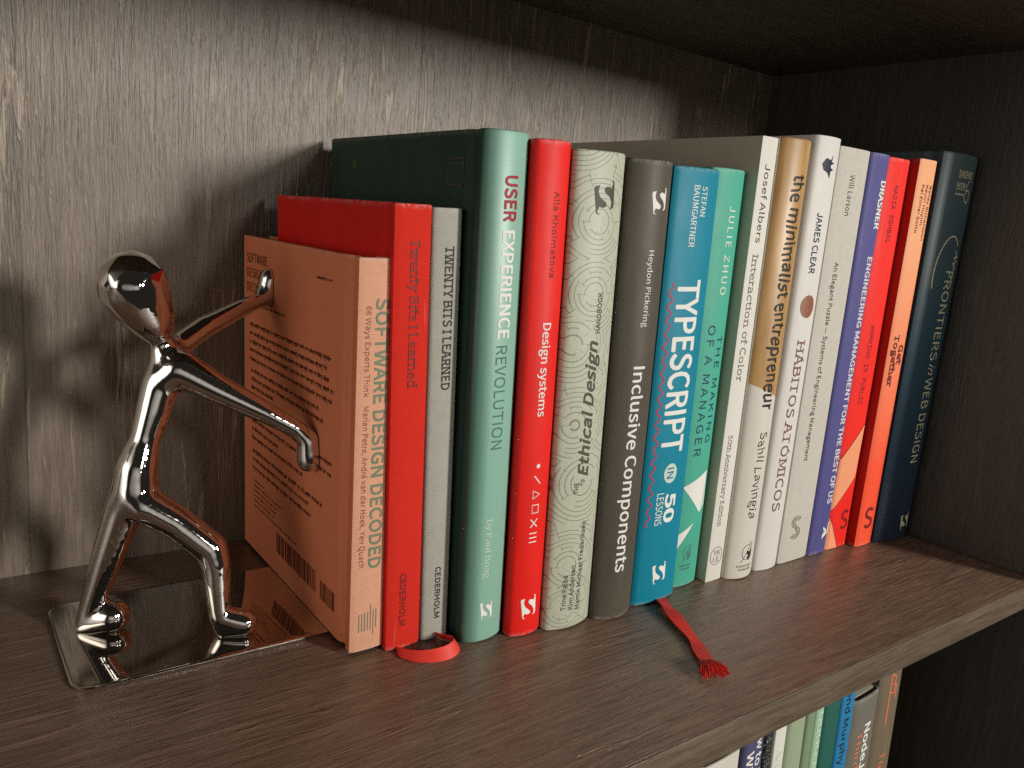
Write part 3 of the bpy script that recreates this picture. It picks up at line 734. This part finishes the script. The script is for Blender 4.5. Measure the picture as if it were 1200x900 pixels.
rb = strip('bookmark_ribbon', [(116, 4, 1.0), (112.4, -8, 1.2), (107.8, -17, 1.8), (103.4, -26, 2.2), (99.8, -36, 1.2), (95.6, -46, 1.0), (90.5, -54, 1.2), (85.0, -63, 1.4)],
      [(6.5, -2.5, 0), (6.6, -2.4, -.2), (5.6, -1.6, -1.6), (6.2, -2.0, .4), (6.4, -2.4, -.8), (5.4, -1.8, -1.0), (6.0, -2.4, .2), (5.4, -2.4, -.4)], RM, B['typescript'].root)
V, F = [], []
for k in range(90):
    a = random.uniform(-.62, .62); base = Vector((84.5 + random.uniform(-2.4, 2.4), -62.5, 1.0 + random.uniform(-.3, 1.0))); L = random.uniform(8, 13)
    d = Vector((-.42 + a * .55, -.9 , 0)).normalized(); side_ = Vector((-d.y, d.x, 0)); ln = None
    for j in range(6):
        t = j / 5; c = base + d * L * t + side_ * (a * 5.5 * t) + Vector((random.uniform(-.2, .2), random.uniform(-.2, .2), 2.4 * sin(t * 2.6) * (1 - .4 * abs(a)) - .6 * t))
        c.z = max(c.z, .25); r = .26
        i = len(V); V += [(c + side_ * r) * MM, (c + Vector((0, 0, r))) * MM, (c - side_ * r) * MM]
        if ln is not None:
            for q in range(3): F.append((ln + q, ln + (q + 1) % 3, i + (q + 1) % 3, i + q))
        ln = i
ts = from_pd('ribbon_tassel', V, F, RM, None, 60); ts.parent = rb; ts.matrix_parent_inverse = (B['typescript'].root.matrix_world @ rb.matrix_parent_inverse).inverted(); ts['kind'] = 'stuff'
strip('bookmark_ribbon', [(-12, 16, 1.2), (-26.0, 7, 1.1), (-24.0, -.5, 1.5), (-17.5, -5.0, 1.8), (-10.0, -6.3, 2.2), (-4.6, -4.2, 2.6), (-3.0, .2, 2.8), (-6, 5.5, 2.6), (-8, 12, 2.0)],
      [(.5, 5.0, .6), (1.6, 5.0, 1.0), (2.6, 4.2, 1.8), (1.8, 3.8, 3.4), (.2, 3.2, 4.6), (-2.2, 2.0, 4.8), (-2.8, -.6, 4.2), (-1.0, -3, 3.4), (0, -4, 2.4)], RM2, B['grey'].root, th=.00018, n=10)

# ------------------------------------------------------------------ chrome bookend
be = empty('bookend', (-.09, .07, 0), 'chrome bookend of a faceless person pushing against the orange book, on a mirror plate', 'bookend')
def rrect(x0, x1, y0, y1, r, n=8):
    P = []
    for cx, cy, a in ((x1 - r, y1 - r, 0), (x0 + r, y1 - r, pi / 2), (x0 + r, y0 + r, pi), (x1 - r, y0 + r, 1.5 * pi)):
        for i in range(n + 1): P.append((cx + r * cos(a + pi / 2 * i / n), cy + r * sin(a + pi / 2 * i / n)))
    return P
def plate():
    h = .0013; V, F = [], []
    lv = [(0, .0004), (.0004, 0), (h - .0004, 0), (h - .0002, .0003), (h, .0011)]
    for z, ins in lv:
        V += [(x, y, z) for x, y in rrect(-.1412 + ins, -.0345 - ins, .0330 + ins, .1045 - ins, .0075)]
    n = len(V) // len(lv)
    for l in range(len(lv) - 1):
        for i in range(n): F.append((l * n + i, l * n + (i + 1) % n, (l + 1) * n + (i + 1) % n, (l + 1) * n + i))
    F += [tuple(range(n)), tuple((len(lv) - 1) * n + i for i in range(n))]
    o = from_pd('base_plate', V, F, M['plate'], None, 40); o.parent = be; o.matrix_parent_inverse = Matrix.Translation(-be.location)
plate()
FIG = {'head': (-113.2, 72, 141.6, 13.2), 'head2': (-110.6, 72, 135.8, 11.8), 'head3': (-105.6, 72, 126.3, 7.6), 'neck': (-103.9, 72, 122.6, 5.0), 'neck2': (-102.6, 72.0, 119.1, 4.6), 'chest': (-100.7, 72.0, 111.2, 6.9), 'chest2': (-103.5, 71.0, 103.0, 7.4), 'torso': (-106.2, 70.0, 93.0, 6.99), 'waist': (-109.6, 69.0, 81.4, 5.9), 'belly': (-112.9, 68.0, 69.9, 8.07), 'hip': (-113.5, 68.0, 60.1, 9.2), 'farsh': (-96.4, 78.0, 115.9, 4.94), 'farel': (-82.6, 86.0, 123.3, 4.83), 'farfore': (-65.5, 95.5, 129.7, 4.29), 'farwr': (-53.5, 102.0, 132.8, 3.75), 'farhand': (-50.2, 104.0, 136.8, 4.99), 'farhandtip': (-49.2, 104, 143.0, 4.8), 'nearsh': (-97.2, 68.0, 109.5, 8.0), 'nearel': (-84.1, 62.0, 101.9, 6.3), 'nearfore': (-67.3, 55.0, 93.0, 4.72), 'nearwr': (-54.4, 50.5, 85.5, 3.86), 'nearhand': (-50.3, 49.2, 81.1, 4.9), 'nearhandtip': (-49.6, 49.2, 72.6, 5.6), 'bhip': (-116.9, 70.0, 53.9, 7.6), 'bknee': (-122.1, 73.0, 34.6, 6.56), 'bcalf': (-126.5, 75.0, 18.5, 5.26), 'bank': (-130.1, 76.5, 6.0, 4.18), 'bheel': (-131.1, 76.7, 2.8, 3.75), 'btoe': (-121.2, 73, 7.3, 7.2), 'fhip': (-110.7, 64.0, 56.1, 7.6), 'fth': (-99.5, 60.0, 48.4, 6.9), 'fknee': (-87.8, 55.0, 37.4, 6.78), 'fkn2': (-86.3, 53.0, 30.9, 6.02), 'fcalf': (-86.0, 51.0, 19.4, 5.16), 'fank': (-85.6, 49.5, 9.8, 4.4), 'fheel': (-84.0, 49.0, 4.3, 4.18), 'ftoe': (-76.3, 47.0, 6.1, 5.8), 'farhandlow': (-49.6, 103.5, 133.2, 4.24), 'headb': (-107.9, 72, 131, 10.0)}
LINKS = [('head','head2'),('head2','headb'),('headb','head3'),('head3','neck'),('neck','neck2'),('neck2','chest'),('chest','chest2'),('chest2','torso'),('torso','waist'),('waist','belly'),('belly','hip'),
 ('neck2','farsh'),('chest','farsh'),('farsh','farel'),('farel','farfore'),('farfore','farwr'),('farwr','farhand'),('farhandlow','farhandtip'),('farhand','farhandtip'),('chest','nearsh'),('chest2','nearsh'),('nearsh','nearel'),('nearel','nearfore'),('nearfore','nearwr'),('nearwr','nearhand'),('nearhand','nearhandtip'),
 ('hip','bhip'),('bhip','bknee'),('bknee','bcalf'),('bcalf','bank'),('bank','bheel'),('bheel','btoe'),('bank','btoe'),('hip','fhip'),('fhip','fth'),('fth','fknee'),('fknee','fkn2'),('fkn2','fcalf'),('fcalf','fank'),('fank','fheel'),('fheel','ftoe'),('fank','ftoe')]
def figure():
    bm = bmesh.new()
    for a, b in LINKS:
        A, Bq = FIG[a], FIG[b]; pa, pb = Vector(A[:3]) * MM, Vector(Bq[:3]) * MM; ra, rbb = A[3] * MM, Bq[3] * MM
        steps = max(2, int((pa - pb).length / .0012))
        for i in range(steps + 1):
            t = i / steps
            bmesh.ops.create_icosphere(bm, subdivisions=2, radius=ra + (rbb - ra) * t, matrix=Matrix.Translation(pa.lerp(pb, t)))
    me = bpy.data.meshes.new('figure'); bm.to_mesh(me); bm.free()
    o = bpy.data.objects.new('figure', me); COL.objects.link(o)
    m = o.modifiers.new('r', 'REMESH'); m.mode = 'VOXEL'; m.voxel_size = .0007; m.use_smooth_shade = True
    s = o.modifiers.new('s', 'SMOOTH'); s.factor = .5; s.iterations = 24
    bpy.context.view_layer.update()
    me2 = bpy.data.meshes.new_from_object(o.evaluated_get(bpy.context.evaluated_depsgraph_get()))
    bpy.data.objects.remove(o); bpy.data.meshes.remove(me)
    me2.name = 'figure'; me2.polygons.foreach_set('use_smooth', [True] * len(me2.polygons))
    for v in me2.vertices: v.co.z = max(v.co.z, .0012)
    # palms rest flat on the cover
    a = atan2(-4.0, 159.6)
    for v in me2.vertices:
        lim = -.0453 + (v.co.z - .0014) * math.tan(a) - .0003
        if v.co.x > lim: v.co.x = lim
    me2.materials.append(M['chrome'])
    f = bpy.data.objects.new('figure', me2); COL.objects.link(f); f.parent = be; f.matrix_parent_inverse = Matrix.Translation(-be.location)
figure()

# ------------------------------------------------------------------ books on the shelf below
def low(x_at, zr, xr, a, top, w_, mats, label, bulge=.001, y=-.075, **kw):
    h = top + .30
    sl = math.tan(a); xb = x_at - (zr + .30) * sl
    return Book('book', xb, w_, h, y, 0, bulge, .16, mats, label, z=-.2998, group='books on the shelf below', ang=a, **kw)
LB = [ # x left at z=-.05, width, top, colour
 (.0760, .0265, -.0390, sr(196, 190, 176), 'pale book with its top page edges showing, leftmost on the lower shelf', .0006),
 (.1040, .0150, -.0260, sr(66, 66, 98), 'slate indigo book with white lettering on the lower shelf', .0006),
 (.1193, .0060, -.0240, sr(22, 22, 24), 'thin black speckled book beside the slate indigo one on the lower shelf', .0004),
 (.1258, .0098, -.0220, sr(206, 204, 192), 'white paperback between the thin black and sage books on the lower shelf', .0006),
 (.1360, .0145, -.0220, sr(140, 154, 126), 'light sage green book on the lower shelf, right of the white paperback', .001),
 (.1508, .0074, -.0220, sr(114, 134, 104), 'darker sage green book on the lower shelf', .0006),
 (.1585, .0070, -.0220, sr(152, 182, 150), 'mint book with round pale characters down its spine on the lower shelf', .0004),
 (.1658, .0145, -.0220, sr(18, 84, 72), 'dark green book left of the blue one on the lower shelf', .0006),
 (.1806, .0125, -.0240, sr(22, 112, 156), 'blue book with dark author name on the lower shelf', .0004),
 (.1935, .0235, -.0440, sr(100, 97, 84), 'grey programming book with white page edges on top on the lower shelf', .0006),
 (.2175, .0215, -.0200, sr(104, 90, 70), 'brown book with copper orange emblem, rightmost on the lower shelf', .0006)]
LO = []
for i, (x, w, top, c, lab, bg_) in enumerate(LB):
    pm = paper('lower_cover', c, .5, grain=.05)
    LO.append(low(x, -.05, None, radians(-3.2 - i * .12), top, w, (pm, pm), lab, bulge=bg_, joint=False, t=.0008, r=.0004, recess=0, corner=.0012))
def LT(i, txt, x0, s0, s1, cap, ink_, **kw): return LO[i].text(txt, x0, s0, s1, cap, INK[ink_], 'title_lettering', **kw)
LT(1, 'How to Ene', 8.4, 272, 235, 4.2, 'white', bold=.02); LT(1, 'Without', 2.6, 258, 225, 4.2, 'white', bold=.02)
LT(3, 'Visual', 3, 250, 222, 3.5, 'offw')
LT(6, '40000 LES', 1.6, 268, 215, 4.0, 'offw', bold=.01)
LT(8, 'Raymond Murphy', 3.6, 286, 222, 4.4, 'navy', bold=.004)
LT(9, 'NodeJs Design', 12, 239, 175, 5.2, 'white', bold=.03); LT(9, 'Third Edition', 6, 236, 180, 4, 'orange', bold=.01)
LO[10].strokes([[(9, 262), (9, 232)], [(9, 262), (13, 260), (13.5, 250), (9.5, 251)], [(11, 256), (15, 254), (15, 246)]], 1.1, INK['orange'], 'spine_emblem')
LO[10].text('To', 8, 214, 204, 6, INK['orange'], 'title_lettering')
N = NT('black_speckled_cover'); wn = N.noise(N.coords(), 1100, 2)
LO[2].cover.data.materials.clear()
sp = N.out(N.mix(N.ramp(wn, [(.62, 0), (.66, 1)]), sr(20, 20, 22), sr(190, 188, 176)), .5)
LO[2].cover.data.materials.append(sp); LO[2].cover.data.materials.append(sp)
